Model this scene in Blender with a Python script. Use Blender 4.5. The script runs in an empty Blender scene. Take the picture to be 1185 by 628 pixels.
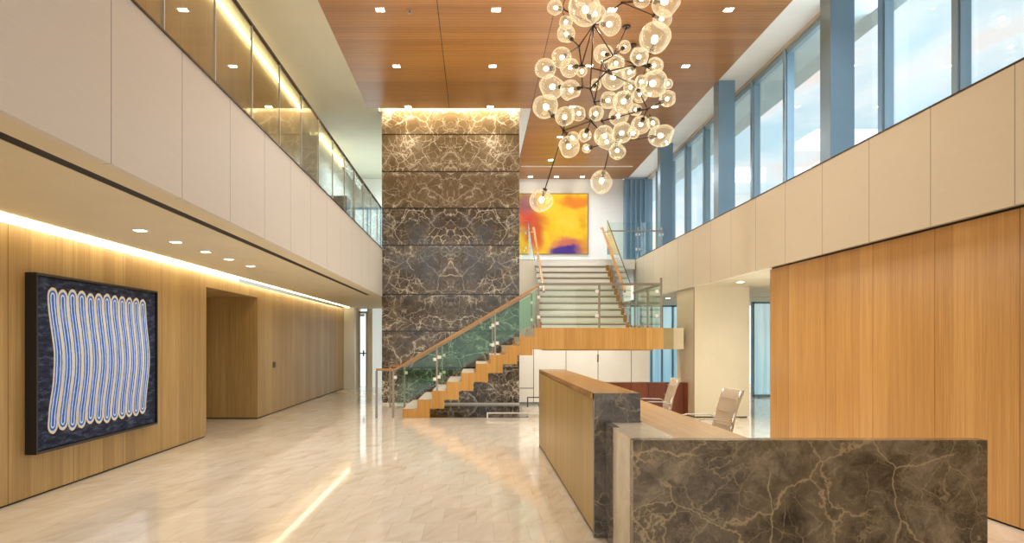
import bpy, bmesh, math, random
from mathutils import Vector, Matrix
random.seed(7)
PI = math.pi
sc = bpy.context.scene
col = sc.collection
F, CX, CY, H = 850.0, 551.0, 395.5, 1.5      # focal length in px, vanishing point, eye height

def P(px, py, Y):                             # photo pixel at depth Y -> world point (used for measuring)
    return Vector(((px - CX) * Y / F, Y, H + (CY - py) * Y / F))

# ------------------------------------------------------------------ materials
MATS = {}
class NT:
    def __init__(s, name):
        m = bpy.data.materials.new(name); m.use_nodes = True
        s.m = m; s.t = m.node_tree; s.t.nodes.clear()
        s.out = s.n('ShaderNodeOutputMaterial'); MATS[name] = m
    def n(s, typ, **kw):
        nd = s.t.nodes.new(typ)
        for k, v in kw.items(): setattr(nd, k, v)
        return nd
    def l(s, a, b): s.t.links.new(a, b)
    def val(s, sock, v):
        if hasattr(v, 'node'): s.l(v, sock)
        else:
            if isinstance(v, tuple) and len(v) == 3 and sock.type == 'RGBA': v = v + (1,)
            sock.default_value = v
    def math(s, op, a, b=0.0, c=None, clamp=False):
        nd = s.n('ShaderNodeMath', operation=op, use_clamp=clamp)
        s.val(nd.inputs[0], a); s.val(nd.inputs[1], b)
        if c is not None: s.val(nd.inputs[2], c)
        return nd.outputs[0]
    def mix(s, f, a, b, mode='MIX'):
        nd = s.n('ShaderNodeMix', data_type='RGBA', blend_type=mode)
        s.val(nd.inputs[0], f); s.val(nd.inputs[6], a); s.val(nd.inputs[7], b)
        return nd.outputs[2]
    def pos(s): return s.n('ShaderNodeNewGeometry').outputs['Position']
    def sep(s, v):
        nd = s.n('ShaderNodeSeparateXYZ'); s.l(v, nd.inputs[0]); return nd.outputs
    def comb(s, x, y, z):
        nd = s.n('ShaderNodeCombineXYZ')
        s.val(nd.inputs[0], x); s.val(nd.inputs[1], y); s.val(nd.inputs[2], z)
        return nd.outputs[0]
    def vmath(s, op, a, b):
        nd = s.n('ShaderNodeVectorMath', operation=op)
        s.val(nd.inputs[0], a); s.val(nd.inputs[1], b); return nd.outputs[0]
    def noise(s, v, scale=1.0, detail=4, rough=.55, dist=0.0, color=False):
        nd = s.n('ShaderNodeTexNoise'); s.l(v, nd.inputs['Vector'])
        nd.inputs['Scale'].default_value = scale; nd.inputs['Detail'].default_value = detail
        nd.inputs['Roughness'].default_value = rough; nd.inputs['Distortion'].default_value = dist
        return nd.outputs['Color' if color else 'Fac']
    def ramp(s, f, stops, interp='LINEAR'):
        nd = s.n('ShaderNodeValToRGB'); s.val(nd.inputs[0], f)
        cr = nd.color_ramp; cr.interpolation = interp
        while len(cr.elements) < len(stops): cr.elements.new(.5)
        for e, (p, c) in zip(cr.elements, stops):
            e.position = p
            e.color = (c, c, c, 1) if isinstance(c, (int, float)) else tuple(c) + (1,)
        return nd.outputs[0]
    def smooth(s, f, a, b, lo=0.0, hi=1.0):
        nd = s.n('ShaderNodeMapRange', interpolation_type='SMOOTHSTEP')
        s.val(nd.inputs[0], f)
        for i, v in enumerate((a, b, lo, hi)): nd.inputs[i + 1].default_value = v
        return nd.outputs[0]
    def seam(s, c, period, off, w):           # 1 on a joint line
        d = s.math('PINGPONG', s.math('SUBTRACT', c, off), period / 2)
        return s.math('LESS_THAN', d, w / 2)
    def bsdf(s, color, rough=.5, metal=0.0, spec=.5, coat=0.0, emis=None, estr=0.0, bump=None, bstr=.1, bdist=.01, croug=.05):
        b = s.n('ShaderNodeBsdfPrincipled')
        s.val(b.inputs['Base Color'], color); s.val(b.inputs['Roughness'], rough)
        s.val(b.inputs['Metallic'], metal); s.val(b.inputs['Specular IOR Level'], spec)
        s.val(b.inputs['Coat Weight'], coat); s.val(b.inputs['Coat Roughness'], croug)
        if emis is not None:
            s.val(b.inputs['Emission Color'], emis); s.val(b.inputs['Emission Strength'], estr)
        if bump is not None:
            bn = s.n('ShaderNodeBump'); s.l(bump, bn.inputs['Height'])
            bn.inputs['Strength'].default_value = bstr; bn.inputs['Distance'].default_value = bdist
            s.l(bn.outputs[0], b.inputs['Normal'])
        s.l(b.outputs[0], s.out.inputs[0]); return b

def plain(name, color, rough=.5, metal=0.0, spec=.5, vary=.04, **k):
    t = NT(name)
    f = t.noise(t.pos(), 1.7, 3)
    c = t.mix(t.smooth(f, .3, .7), tuple(x * (1 - vary) for x in color), tuple(min(1, x * (1 + vary)) for x in color))
    t.bsdf(c, rough, metal, spec, **k); return t.m

def wood(name, dark, mid, light, grain='Z', horiz='Y', seam=None, rough=.38, slat=None):
    """fine straight-grain veneer; grain = axis the grain follows, horiz = axis across it"""
    t = NT(name); x, y, z = t.sep(t.pos())
    ax = {'X': x, 'Y': y, 'Z': z}
    a = ax[horiz]; g = ax[grain]; o = [q for k, q in ax.items() if k not in (horiz, grain)][0]
    a2 = t.math('ADD', a, t.math('MULTIPLY', o, .83))
    leaf = t.math('FLOOR', t.math('DIVIDE', a2, .27))
    wn = t.n('ShaderNodeTexWhiteNoise', noise_dimensions='1D'); t.l(leaf, wn.inputs['W'])
    lv = wn.outputs['Value']
    v = t.comb(t.math('MULTIPLY', a2, 46), t.math('MULTIPLY', g, .9), t.math('MULTIPLY', lv, 9))
    f1 = t.noise(v, 1.0, 5, .6, .4)
    v2 = t.comb(t.math('MULTIPLY', a2, 160), t.math('MULTIPLY', g, 3.2), lv)
    f2 = t.noise(v2, 1.0, 3, .6)
    v3 = t.comb(t.math('MULTIPLY', a2, 6), t.math('MULTIPLY', g, .5), lv)
    f3 = t.noise(v3, 1.0, 2)
    f = t.math('ADD', t.math('MULTIPLY', f1, .55), t.math('ADD', t.math('MULTIPLY', f2, .25), t.math('MULTIPLY', f3, .2)))
    f = t.math('ADD', f, t.math('MULTIPLY', t.math('SUBTRACT', lv, .5), .17))
    c = t.ramp(f, [(.30, dark), (.5, mid), (.70, light)])
    if seam:
        per, off, w = seam
        c = t.mix(t.math('MULTIPLY', t.seam(a, per, off, w), .72), c, tuple(q * .18 for q in dark))
    if slat:
        m = t.math('SINE', t.math('MULTIPLY', ax[slat[0]], 2 * PI / slat[1]))
        c = t.mix(t.smooth(m, .2, 1, 0, slat[2]), c, tuple(q * .35 for q in dark))
    t.bsdf(c, rough, spec=.4, bump=f2, bstr=.05); return t.m

def marble(name, dark, mid, light, vein, vein2, mirror=None, zseams=None, xseam=None, scale=1.0, rough=.12, warm=None, blue=False, amt=1.0, spec=.5, web=.35):
    t = NT(name); p = t.pos(); x, y, z = t.sep(p)
    xx = t.math('ABSOLUTE', t.math('SUBTRACT', x, mirror)) if mirror is not None else x
    yy = y
    lineM = None
    if zseams:
        idx = None
        for zs in zseams:
            g = t.math('GREATER_THAN', z, zs)
            idx = g if idx is None else t.math('ADD', idx, g)
            d = t.math('LESS_THAN', t.math('ABSOLUTE', t.math('SUBTRACT', z, zs)), .016)
            lineM = d if lineM is None else t.math('MAXIMUM', lineM, d)
        yy = t.math('ADD', y, t.math('MULTIPLY', idx, 3.37))
    v = t.comb(t.math('MULTIPLY', xx, scale), t.math('MULTIPLY', yy, scale), t.math('MULTIPLY', z, scale))
    w = t.noise(v, 1.3, 5, .62, color=True)
    wv = t.vmath('ADD', v, t.vmath('MULTIPLY', t.vmath('SUBTRACT', w, (.5, .5, .5)), (.8, .8, .8)))
    lowv = t.vmath('ADD', v, t.vmath('MULTIPLY', t.vmath('SUBTRACT', w, (.5, .5, .5)), (.38, .38, .38)))
    def veins(vec, s, width, lo, hi, mseed):
        vo = t.n('ShaderNodeTexVoronoi', feature='DISTANCE_TO_EDGE'); t.l(vec, vo.inputs['Vector'])
        vo.inputs['Scale'].default_value = s
        e = t.smooth(vo.outputs['Distance'], 0.0, width, 1.0, 0.0)
        mk = t.smooth(t.noise(t.vmath('ADD', v, (mseed, mseed * 1.7, 3)), 1.1, 3, .6), lo, hi)
        return t.math('MULTIPLY', e, mk)
    v1 = veins(wv, 1.25, .022, .40, .58, 3.1)
    v1w = veins(wv, 1.25, .16, .42, .62, 3.1)
    v2 = veins(t.vmath('ADD', wv, (5.2, 1.3, 2.2)), 3.1, .035, .38, .60, 9.4)
    v3 = veins(t.vmath('ADD', wv, (1.2, 7.3, 4.2)), 7.0, .05, .45, .62, 5.7)
    v5 = veins(t.vmath('ADD', lowv, (2.7, 3.9, 8.1)), .95, .012, .40, .50, 12.3)
    v6 = veins(t.vmath('ADD', lowv, (6.7, 5.9, 1.1)), 3.6, .022, .44, .58, 2.3)
    base = t.noise(wv, 2.1, 8, .72)
    c = t.ramp(base, [(.34, dark), (.5, mid), (.68, light)])
    v4 = veins(t.vmath('ADD', wv, (9.2, 2.3, 6.2)), 2.0, .028, .42, .60, 7.7)
    c = t.mix(t.math('MULTIPLY', v4, (.85 if web > .5 else .25)), c, vein)
    c = t.mix(t.math('MULTIPLY', v1w, .35 * amt), c, vein2)
    c = t.mix(t.math('MULTIPLY', v3, .55 * amt), c, vein2)
    c = t.mix(t.math('MULTIPLY', v2, .55 * amt), c, vein)
    c = t.mix(t.math('MULTIPLY', v1, .85 * amt), c, vein)
    c = t.mix(t.math('MULTIPLY', v5, .9 * amt), c, vein)
    c = t.mix(t.math('MULTIPLY', v6, .6 * amt), c, vein)
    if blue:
        refl_band = t.math('MULTIPLY', t.smooth(z, 4.9, 4.5), t.smooth(z, 2.2, 2.8))
        b = t.math('MULTIPLY', refl_band, t.smooth(t.noise(v, 1.6, 3), .42, .62))
        c = t.mix(t.math('MULTIPLY', b, .55), c, (.10, .115, .14))  # bluish reflection on the middle slabs, put into the colour
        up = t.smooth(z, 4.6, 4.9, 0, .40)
        c = t.mix(up, c, (.23, .155, .07))  # upper slabs tinted warm as if lit, light put into the colour
    if xseam:
        c = t.mix(t.math('MULTIPLY', t.seam(x, *xseam), .6), c, (.35, .3, .2))
    if lineM is not None: c = t.mix(t.math('MULTIPLY', lineM, .85), c, (.01, .008, .006))
    t.bsdf(c, rough, spec=spec); return t.m

def glass(name, tint=(.86, .96, .92), ior=1.5, rough=.0, refl=1.0, body=0.0, body_glow_col=(1, .9, .7)):
    t = NT(name)
    tr = t.n('ShaderNodeBsdfTransparent'); t.val(tr.inputs[0], tint)
    gl = t.n('ShaderNodeBsdfGlossy'); gl.inputs['Roughness'].default_value = rough
    gl.inputs[0].default_value = (1, 1, 1, 1)
    fr = t.n('ShaderNodeFresnel'); fr.inputs[0].default_value = ior
    g = t.n('ShaderNodeNewGeometry')
    fac = t.math('MULTIPLY', fr.outputs[0], t.math('SUBTRACT', refl, t.math('MULTIPLY', g.outputs['Backfacing'], refl * .6)), clamp=True)
    ms = t.n('ShaderNodeMixShader'); t.l(fac, ms.inputs[0]); t.l(tr.outputs[0], ms.inputs[1]); t.l(gl.outputs[0], ms.inputs[2])
    o = ms.outputs[0]
    if body:
        lw = t.n('ShaderNodeLayerWeight'); lw.inputs[0].default_value = .35
        df = t.n('ShaderNodeEmission'); t.val(df.inputs[0], body_glow_col); df.inputs[1].default_value = body  # glow of the bulb put into the glass as emission
        m2 = t.n('ShaderNodeMixShader')
        t.l(t.smooth(lw.outputs['Facing'], .25, 1.0, .15, .75), m2.inputs[0]); t.l(o, m2.inputs[1]); t.l(df.outputs[0], m2.inputs[2])
        o = m2.outputs[0]
    t.l(o, t.out.inputs[0]); return t.m

def emit(name, c, s):
    t = NT(name); e = t.n('ShaderNodeEmission'); t.val(e.inputs[0], c); e.inputs[1].default_value = s
    t.l(e.outputs[0], t.out.inputs[0]); return t.m

oak = dict(dark=(.29, .180, .066), mid=(.42, .275, .110), light=(.54, .375, .165))
teak = dict(dark=(.30, .120, .026), mid=(.45, .195, .048), light=(.57, .275, .080))
M_OAKL = wood('oak_veneer_left', **oak, seam=(1.09, 7.0 - .3, .012), rough=.36)
M_OAKB = wood('oak_veneer_far', **oak, grain='Z', horiz='X', rough=.36)
M_OAKR = wood('oak_veneer_right', dark=(.38, .195, .055), mid=(.52, .285, .090), light=(.64, .38, .14), seam=(1.085, 8.02 - 1.085, .010), rough=.34)
M_OAKU = wood('oak_veneer_upper', **oak, seam=(1.09, .5, .012), rough=.4)
M_CEIL = wood('teak_ceiling', dark=(.25, .098, .020), mid=(.35, .150, .032), light=(.45, .21, .052), grain='X', horiz='Y', rough=.33, slat=('Y', .105, .28))
M_STRW = wood('teak_stringer', dark=(.42, .205, .045), mid=(.56, .305, .08), light=(.66, .39, .13), grain='Z', horiz='X', rough=.35)
M_STRY = wood('teak_stringer_side', **teak, grain='Z', horiz='Y', rough=.35)
M_RAIL = wood('teak_handrail', dark=(.40, .17, .04), mid=(.55, .26, .07), light=(.66, .36, .12), grain='X', horiz='Z', rough=.3)
M_DESKW = wood('desk_front_oak', dark=(.34, .225, .070), mid=(.46, .315, .105), light=(.54, .385, .15), seam=(.545, 5.70, .010), rough=.35)
M_DESKT = wood('desk_worktop_teak', dark=(.36, .19, .065), mid=(.50, .29, .11), light=(.60, .38, .17), grain='Y', horiz='X', rough=.22)
M_REDW = wood('mahogany_low_panel', dark=(.11, .022, .006), mid=(.18, .042, .012), light=(.25, .07, .022), grain='Z', horiz='X', seam=(.36, 1.0, .012), rough=.35)
M_MARW = marble('brown_marble_bookmatched', (.030, .022, .016), (.090, .066, .044), (.20, .15, .10), (.84, .77, .65), (.38, .30, .21),
                mirror=-.61, zseams=[.88, 1.76, 2.64, 3.82, 4.70, 5.58, 6.47], scale=1.25, blue=True, rough=.12, web=1.0)
M_MARD = marble('brown_marble_desk', (.032, .025, .015), (.135, .108, .070), (.32, .265, .185), (.46, .37, .22), (.30, .235, .145),
                scale=1.5, rough=.14, amt=.95)
M_MARC = marble('grey_marble_counter_end', (.045, .040, .036), (.11, .10, .09), (.22, .20, .18), (.50, .44, .35), (.25, .21, .17), scale=2.2, rough=.12, amt=.7)  # counter end marble lightened, its reflection put into the colour
M_MARL = marble('reflecting_marble_return', (.58, .50, .38), (.68, .61, .49), (.76, .70, .58), (.75, .68, .55), (.6, .5, .38), scale=1.6, rough=.12, amt=.5)  # marble made pale, the strong reflection put into the colour
M_MART = marble('marble_counter_top', (.10, .045, .018), (.27, .135, .05), (.42, .25, .12), (.52, .38, .22), (.40, .25, .12), scale=2.4, rough=.10, amt=.5)
M_CREAM = plain('cream_paint', (.78, .72, .60), .5, vary=.02)
M_WHITE = plain('white_plaster', (.84, .84, .81), .6, vary=.02)
M_OLIVE = plain('ceiling_plaster_beige', (.74, .67, .50), .6, vary=.02)
M_LACQ = plain('white_lacquer_panel', (.88, .87, .80), .3, vary=.02)
M_DARK = plain('dark_reveal', (.012, .010, .008), .7)
M_STEEL = plain('brushed_steel', (.34, .30, .24), .35, metal=1.0)
M_CHROME = plain('polished_chrome', (.78, .78, .80), .08, metal=1.0)
M_BRASS = plain('dark_bronze', (.07, .05, .038), .35, metal=.8)
M_CLAMP = plain('satin_white_clamp', (.86, .84, .78), .3)
M_BLUEM = plain('blue_grey_aluminium', (.19, .31, .42), .32, metal=.25, vary=.03)
M_MULL = plain('aluminium_mullion', (.25, .38, .48), .3, metal=.3)
M_BEAM = plain('bronze_beam_panel', (.36, .28, .13), .3, metal=.3)
M_STONE = plain('white_stone_tread', (.86, .84, .78), .25, vary=.03)
M_RISER = plain('white_glossy_riser', (.84, .84, .78), .25, vary=.02)
M_LEATH = plain('tan_leather', (.50, .42, .31), .42, vary=.05)
M_BLACK = plain('black_frame', (.012, .011, .011), .35)
M_GLASS = glass('balustrade_glass', (.92, .972, .94))
M_GREEN = glass('green_stair_glass', (.80, .93, .87), refl=.8)
M_CLEAR = glass('window_glass', (.93, .965, .98), refl=.35)
M_GLOBE = glass('blown_glass_globe', (.985, .975, .95), ior=1.45, body=1.15, body_glow_col=(1, .78, .44))
M_BULB = emit('warm_bulb', (1, .70, .34), 24)
M_LED = emit('downlight_lens', (1, .86, .62), 30)
M_COVE = emit('cove_led_strip', (1, .80, .45), 11)
M_COVE2 = emit('cove_led_marble', (1, .80, .46), 26)

def m_band(name, base, per, off, glow=None):
    t = NT(name); x, y, z = t.sep(t.pos())
    f = t.noise(t.comb(t.math('MULTIPLY', y, 3), x, t.math('MULTIPLY', z, 90)), 1.0, 2)
    c = t.mix(t.smooth(f, .3, .7), tuple(q * .975 for q in base), base)
    c = t.mix(t.math('MULTIPLY', t.seam(y, per, off, .010), .7), c, (.10, .07, .04))
    t.bsdf(c, .42, spec=.35); return t.m
M_BANDL = m_band('cream_fabric_panel_left', (.74, .70, .64), 1.088, 4.50)
M_BANDR = m_band('cream_fabric_panel_right', (.80, .73, .585), 1.085, 8.02 - 1.085)

def m_floor():
    t = NT('cream_marble_tiles'); p = t.pos(); x, y, z = t.sep(p)
    TY, TX = .553, .277
    row = t.math('FLOOR', t.math('DIVIDE', t.math('SUBTRACT', y, 5.54 - 11 * TY), TY))
    par = t.math('MULTIPLY', t.math('FLOORED_MODULO', row, 2), TX / 2)
    xs = t.math('ADD', x, par)
    cl = t.math('FLOOR', t.math('DIVIDE', xs, TX))
    wn = t.n('ShaderNodeTexWhiteNoise', noise_dimensions='2D'); t.l(t.comb(row, cl, 0), wn.inputs['Vector'])
    tv = wn.outputs['Value']
    sx = t.math('ADD', t.math('MULTIPLY', x, 1.0), t.math('MULTIPLY', y, -.38))
    sy = t.math('ADD', t.math('MULTIPLY', y, .55), t.math('MULTIPLY', x, .2))
    v = t.comb(t.math('MULTIPLY', sx, 5.5), t.math('MULTIPLY', sy, 1.6), t.math('MULTIPLY', tv, 12))
    f = t.noise(v, 1.0, 6, .62, .5)
    c = t.ramp(f, [(.28, (.64, .56, .44)), (.42, (.78, .71, .60)), (.60, (.85, .80, .71)), (.78, (.90, .87, .80))])
    c = t.mix(t.math('MULTIPLY', tv, .22), c, (.70, .62, .50))
    rust = t.smooth(t.noise(t.comb(t.math('MULTIPLY', sx, 9), t.math('MULTIPLY', sy, 2.2), t.math('ADD', tv, 4)), 1, 4), .64, .76)
    c = t.mix(t.math('MULTIPLY', rust, .22), c, (.52, .38, .22))
    s1 = t.seam(y, TY, 5.54, .006); s2 = t.seam(xs, TX, 0, .005)
    c = t.mix(t.math('MULTIPLY', t.math('MAXIMUM', s1, s2), .30), c, (.34, .25, .15))
    rg = t.math('ADD', .045, t.math('MULTIPLY', tv, .03))
    t.bsdf(c, rg, spec=.65); return t.m
M_FLOOR = m_floor()

def m_wavy(y0, y1, z0, z1):
    t = NT('wavy_blue_canvas'); x, y, z = t.sep(t.pos())
    u = t.math('DIVIDE', t.math('SUBTRACT', y, y0), y1 - y0)
    v = t.math('DIVIDE', t.math('SUBTRACT', z, z0), z1 - z0)
    N = 12
    wob = t.noise(t.comb(t.math('MULTIPLY', y, 3), 0, t.math('MULTIPLY', z, 3)), 1, 2)
    wv = t.math('MULTIPLY', t.math('COSINE', t.math('MULTIPLY', t.math('SUBTRACT', v, .10), 2 * PI * 1.25)), .021)
    u2 = t.math('ADD', u, t.math('ADD', wv, t.math('MULTIPLY', t.math('SUBTRACT', wob, .5), .012)))
    s = t.math('MULTIPLY', t.math('DIVIDE', t.math('SUBTRACT', u2, .095), .825), N)
    k = t.math('FLOOR', s)
    wn = t.n('ShaderNodeTexWhiteNoise', noise_dimensions='1D'); t.l(k, wn.inputs['W'])
    lx = t.math('SUBTRACT', t.math('SUBTRACT', s, k), .5)                # -0.5..0.5
    cw = (y1 - y0) * .825 / N
    hz = (z1 - z0)
    top = t.math('ADD', .885, t.math('MULTIPLY', wn.outputs['Value'], .012))
    bot = t.math('SUBTRACT', .145, t.math('MULTIPLY', wn.outputs['Value'], .02))
    over = t.math('MAXIMUM', t.math('MAXIMUM', t.math('SUBTRACT', v, top), t.math('SUBTRACT', bot, v)), 0)
    ly = t.math('DIVIDE', t.math('MULTIPLY', over, hz), cw)
    d = t.math('SQRT', t.math('ADD', t.math('POWER', lx, 2), t.math('POWER', ly, 2)))
    rag = t.noise(t.comb(y, 0, z), 24, 3)
    d = t.math('ADD', d, t.math('MULTIPLY', t.math('SUBTRACT', rag, .5), .09))
    bl = (.012, .07, .46); lb = (.05, .20, .72); cr = (.72, .66, .50); wh = (.60, .72, .90)
    c = t.ramp(d, [(0, bl), (.07, lb), (.10, lb), (.13, wh), (.20, wh), (.235, bl), (.33, lb), (.36, wh), (.40, cr), (.50, cr), (.515, (.015, .02, .045))])
    tone = t.noise(t.comb(t.math('MULTIPLY', y, 10), 0, t.math('MULTIPLY', z, 3)), 1, 4)
    c = t.mix(t.smooth(tone, .45, .75, 0, .35), c, (.40, .52, .78))
    bgf = t.noise(t.comb(t.math('MULTIPLY', y, 5), 0, t.math('MULTIPLY', z, 22)), 1, 5, .7)
    bg = t.ramp(bgf, [(.35, (.010, .012, .022)), (.52, (.025, .035, .075)), (.66, (.10, .12, .20)), (.8, (.25, .22, .2))])
    inside = t.math('MULTIPLY', t.math('GREATER_THAN', s, 0), t.math('LESS_THAN', s, N))
    inside = t.math('MULTIPLY', inside, t.math('LESS_THAN', d, .51))
    c = t.mix(inside, bg, c)
    t.bsdf(c, .6, spec=.08); return t.m

def m_orange(x0, x1, z0, z1):
    t = NT('orange_abstract_canvas'); x, y, z = t.sep(t.pos())
    u = t.math('DIVIDE', t.math('SUBTRACT', x, x0), x1 - x0)
    v = t.math('DIVIDE', t.math('SUBTRACT', z, z0), z1 - z0)
    p = t.comb(u, v, 0)
    w = t.noise(p, 2.2, 4, .6, color=True)
    q = t.vmath('ADD', p, t.vmath('MULTIPLY', t.vmath('SUBTRACT', w, (.5, .5, .5)), (.35, .35, 0)))
    def blob(cx, cy, rx, ry, soft=.5):
        a, b, _ = t.sep(q)
        a = t.math('DIVIDE', t.math('SUBTRACT', a, cx), rx); b = t.math('DIVIDE', t.math('SUBTRACT', b, cy), ry)
        d = t.math('SQRT', t.math('ADD', t.math('POWER', a, 2), t.math('POWER', b, 2)))
        return t.smooth(d, 1 - soft, 1 + soft, 1, 0)
    n = t.noise(p, 3, 4)
    c = t.ramp(n, [(.3, (.64, .30, .010)), (.5, (.76, .46, .02)), (.7, (.74, .50, .05))])
    c = t.mix(t.math('MULTIPLY', blob(.85, .88, .28, .09), .8), c, (.62, .15, .02))
    c = t.mix(t.math('MULTIPLY', blob(.22, .42, .14, .34), .85), c, (.45, .03, .02))
    c = t.mix(t.math('MULTIPLY', blob(.05, .6, .15, .2), .8), c, (.55, .03, .04))
    c = t.mix(t.math('MULTIPLY', blob(.12, .86, .14, .16), .85), c, (.20, .07, .13))
    c = t.mix(t.math('MULTIPLY', blob(.68, .10, .26, .15, .4), .8), c, (.42, .06, .10))
    c = t.mix(blob(.68, .04, .24, .11, .25), c, (.055, .03, .20))
    c = t.mix(t.math('MULTIPLY', blob(.95, .1, .1, .2), .6), c, (.6, .22, .04))
    t.bsdf(c, .5, spec=.2); return t.m

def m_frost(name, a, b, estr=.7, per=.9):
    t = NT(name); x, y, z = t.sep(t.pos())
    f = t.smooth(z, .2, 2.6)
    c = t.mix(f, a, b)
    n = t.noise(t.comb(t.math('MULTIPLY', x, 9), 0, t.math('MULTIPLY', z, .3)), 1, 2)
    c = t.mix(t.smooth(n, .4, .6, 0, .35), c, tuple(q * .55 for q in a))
    t.bsdf(c, .25, emis=c, estr=estr); return t.m  # daylight behind the panes is put in as emission
M_FROST = m_frost('frosted_blue_glass_glow', (.42, .66, .74), (.62, .80, .84), .55)
M_FROST2 = m_frost('frosted_window_glass_glow', (.30, .56, .70), (.55, .78, .86), .6)
M_FARWIN = m_frost('window_pane_glow', (.80, .92, .95), (.8, .92, .95), 1.0)

# ------------------------------------------------------------------ mesh helpers
def box(bm, x0, x1, y0, y1, z0, z1, mi=0):
    vs = [bm.verts.new(p) for p in ((x0, y0, z0), (x1, y0, z0), (x1, y1, z0), (x0, y1, z0), (x0, y0, z1), (x1, y0, z1), (x1, y1, z1), (x0, y1, z1))]
    for f in ((3, 2, 1, 0), (4, 5, 6, 7), (0, 1, 5, 4), (1, 2, 6, 5), (2, 3, 7, 6), (3, 0, 4, 7)):
        fc = bm.faces.new([vs[i] for i in f]); fc.material_index = mi
    return vs
def tube(bm, a, b, r0, r1=None, n=10, cap=True):
    a, b = Vector(a), Vector(b); r1 = r0 if r1 is None else r1
    d = (b - a).normalized(); q = d.to_track_quat('Z', 'Y')
    A, B = [], []
    for i in range(n):
        c = Vector((math.cos(2 * PI * i / n), math.sin(2 * PI * i / n), 0))
        A.append(bm.verts.new(a + q @ (c * r0))); B.append(bm.verts.new(b + q @ (c * r1)))
    for i in range(n):
        j = (i + 1) % n; bm.faces.new((A[i], A[j], B[j], B[i])).smooth = True
    if cap: bm.faces.new(A[::-1]); bm.faces.new(B)
def bar(bm, a, b, w, h, up=(0, 0, 1)):      # rectangular bar from a to b
    a, b = Vector(a), Vector(b); d = (b - a).normalized()
    s = d.cross(Vector(up))
    if s.length < 1e-4: s = Vector((1, 0, 0))
    s.normalize(); u = s.cross(d).normalized()
    vs = []
    for p in (a, b):
        for sx, sy in ((-1, -1), (1, -1), (1, 1), (-1, 1)):
            vs.append(bm.verts.new(p + s * (sx * w / 2) + u * (sy * h / 2)))
    for f in ((3, 2, 1, 0), (4, 5, 6, 7), (0, 1, 5, 4), (1, 2, 6, 5), (2, 3, 7, 6), (3, 0, 4, 7)):
        bm.faces.new([vs[i] for i in f])
def prism(bm, pts, axis, a, b):             # polygon pts (u, z) extruded along 'X' or 'Y'
    mk = (lambda u, z, t: (u, t, z)) if axis == 'Y' else (lambda u, z, t: (t, u, z))
    A = [bm.verts.new(mk(u, z, a)) for u, z in pts]; B = [bm.verts.new(mk(u, z, b)) for u, z in pts]
    n = len(pts)
    bm.faces.new(A); bm.faces.new(B[::-1])
    for i in range(n): bm.faces.new((A[i], B[i], B[(i + 1) % n], A[(i + 1) % n]))
def path_tube(bm, pts, r, n=8):
    for a, b in zip(pts[:-1], pts[1:]): tube(bm, a, b, r, n=n)
    for p in pts[1:-1]: bmesh.ops.create_icosphere(bm, subdivisions=1, radius=r, matrix=Matrix.Translation(p))
def obj(name, bm, mat, parent=None, bevel=0.0, origin=None):
    bmesh.ops.recalc_face_normals(bm, faces=bm.faces[:])
    if origin is None:
        if parent is not None: origin = Vector(parent['o'])
        else:
            lo = Vector([min(v.co[i] for v in bm.verts) for i in range(3)]); hi = Vector([max(v.co[i] for v in bm.verts) for i in range(3)])
            origin = Vector(((lo.x + hi.x) / 2, (lo.y + hi.y) / 2, lo.z))
    origin = Vector(origin)
    bmesh.ops.translate(bm, verts=bm.verts[:], vec=-origin)
    me = bpy.data.meshes.new(name); bm.to_mesh(me); bm.free()
    for m in (mat if isinstance(mat, (list, tuple)) else [mat]): me.materials.append(m)
    o = bpy.data.objects.new(name, me); col.objects.link(o)
    if parent is None: o.location = origin
    else: o.parent = parent
    if parent is not None and tuple(origin) != tuple(parent['o']): o.location = origin - Vector(parent['o'])
    if bevel:
        md = o.modifiers.new('bevel', 'BEVEL'); md.width = bevel; md.segments = 2; md.limit_method = 'ANGLE'
    o['o'] = tuple(origin)
    return o
def B(*boxes):
    bm = bmesh.new()
    for b in boxes: box(bm, *b)
    return bm
def thing(name, label, cat, loc, group=None):
    o = bpy.data.objects.new(name, None); col.objects.link(o); o.location = loc; o['o'] = tuple(loc)
    o.empty_display_size = .2
    return tag(o, label, cat, group)
def tag(o, label, cat, group=None):
    o['label'] = label; o['category'] = cat
    if group: o['group'] = group
    return o
def struct(name, bm, mat, parent=None, bevel=0.0):
    o = obj(name, bm, mat, parent, bevel)
    if parent is None: o['kind'] = 'structure'
    return o

# ------------------------------------------------------------------ levels
ZC, ZF2, ZB, ZL = 7.0, 3.71, 2.59, 2.60       # ceiling, upper floor, band bottom, lower ceiling
YF, YB = 24.8, -3.0                           # far wall, rear wall
XL, XLB, XR = -4.27, -2.236, 4.29             # left wood wall, left balcony face, right fascia
YM = 17.6                                     # marble wall
Y0, Y1 = 14.5, 16.85                          # stair near and far stringer planes
G, R_ = .289, .178

# floor
struct('floor', B((-8.2, 10.5, YB, YF + 1.5, -.12, 0)), M_FLOOR)

# left lower wall: two long oak volumes, a header above the corridor mouth
struct('wall_left', B((-7.0, XL, YB, 11.62, 0.02, 2.575), ), M_OAKL)
o = struct('wall_left_far', B((-7.0, XL, 14.35, 23.7, 0.02, 2.575)), M_OAKL)
# the corridor end face needs grain across X
o.data.materials.append(M_OAKB)
for p in o.data.polygons:
    if abs(p.normal.y) > .9: p.material_index = 1
struct('wall_left_header', B((-7.0, XL, 11.62, 14.35, 2.37, 2.575)), M_OAKL)
struct('wall_left_corridor_end', B((-7.2, -7.0, 11.3, 14.7, 0, 2.6)), M_OAKL)
struct('baseboard_left', B((-6.9, XL - .02, YB, 11.60, 0, .02), (-6.9, XL - .02, 14.37, 23.68, 0, .02)), M_DARK)
struct('wall_left_end', B((-4.30, -3.92, 23.7, 24.0, 0, ZL + .05)), M_WHITE)
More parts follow.
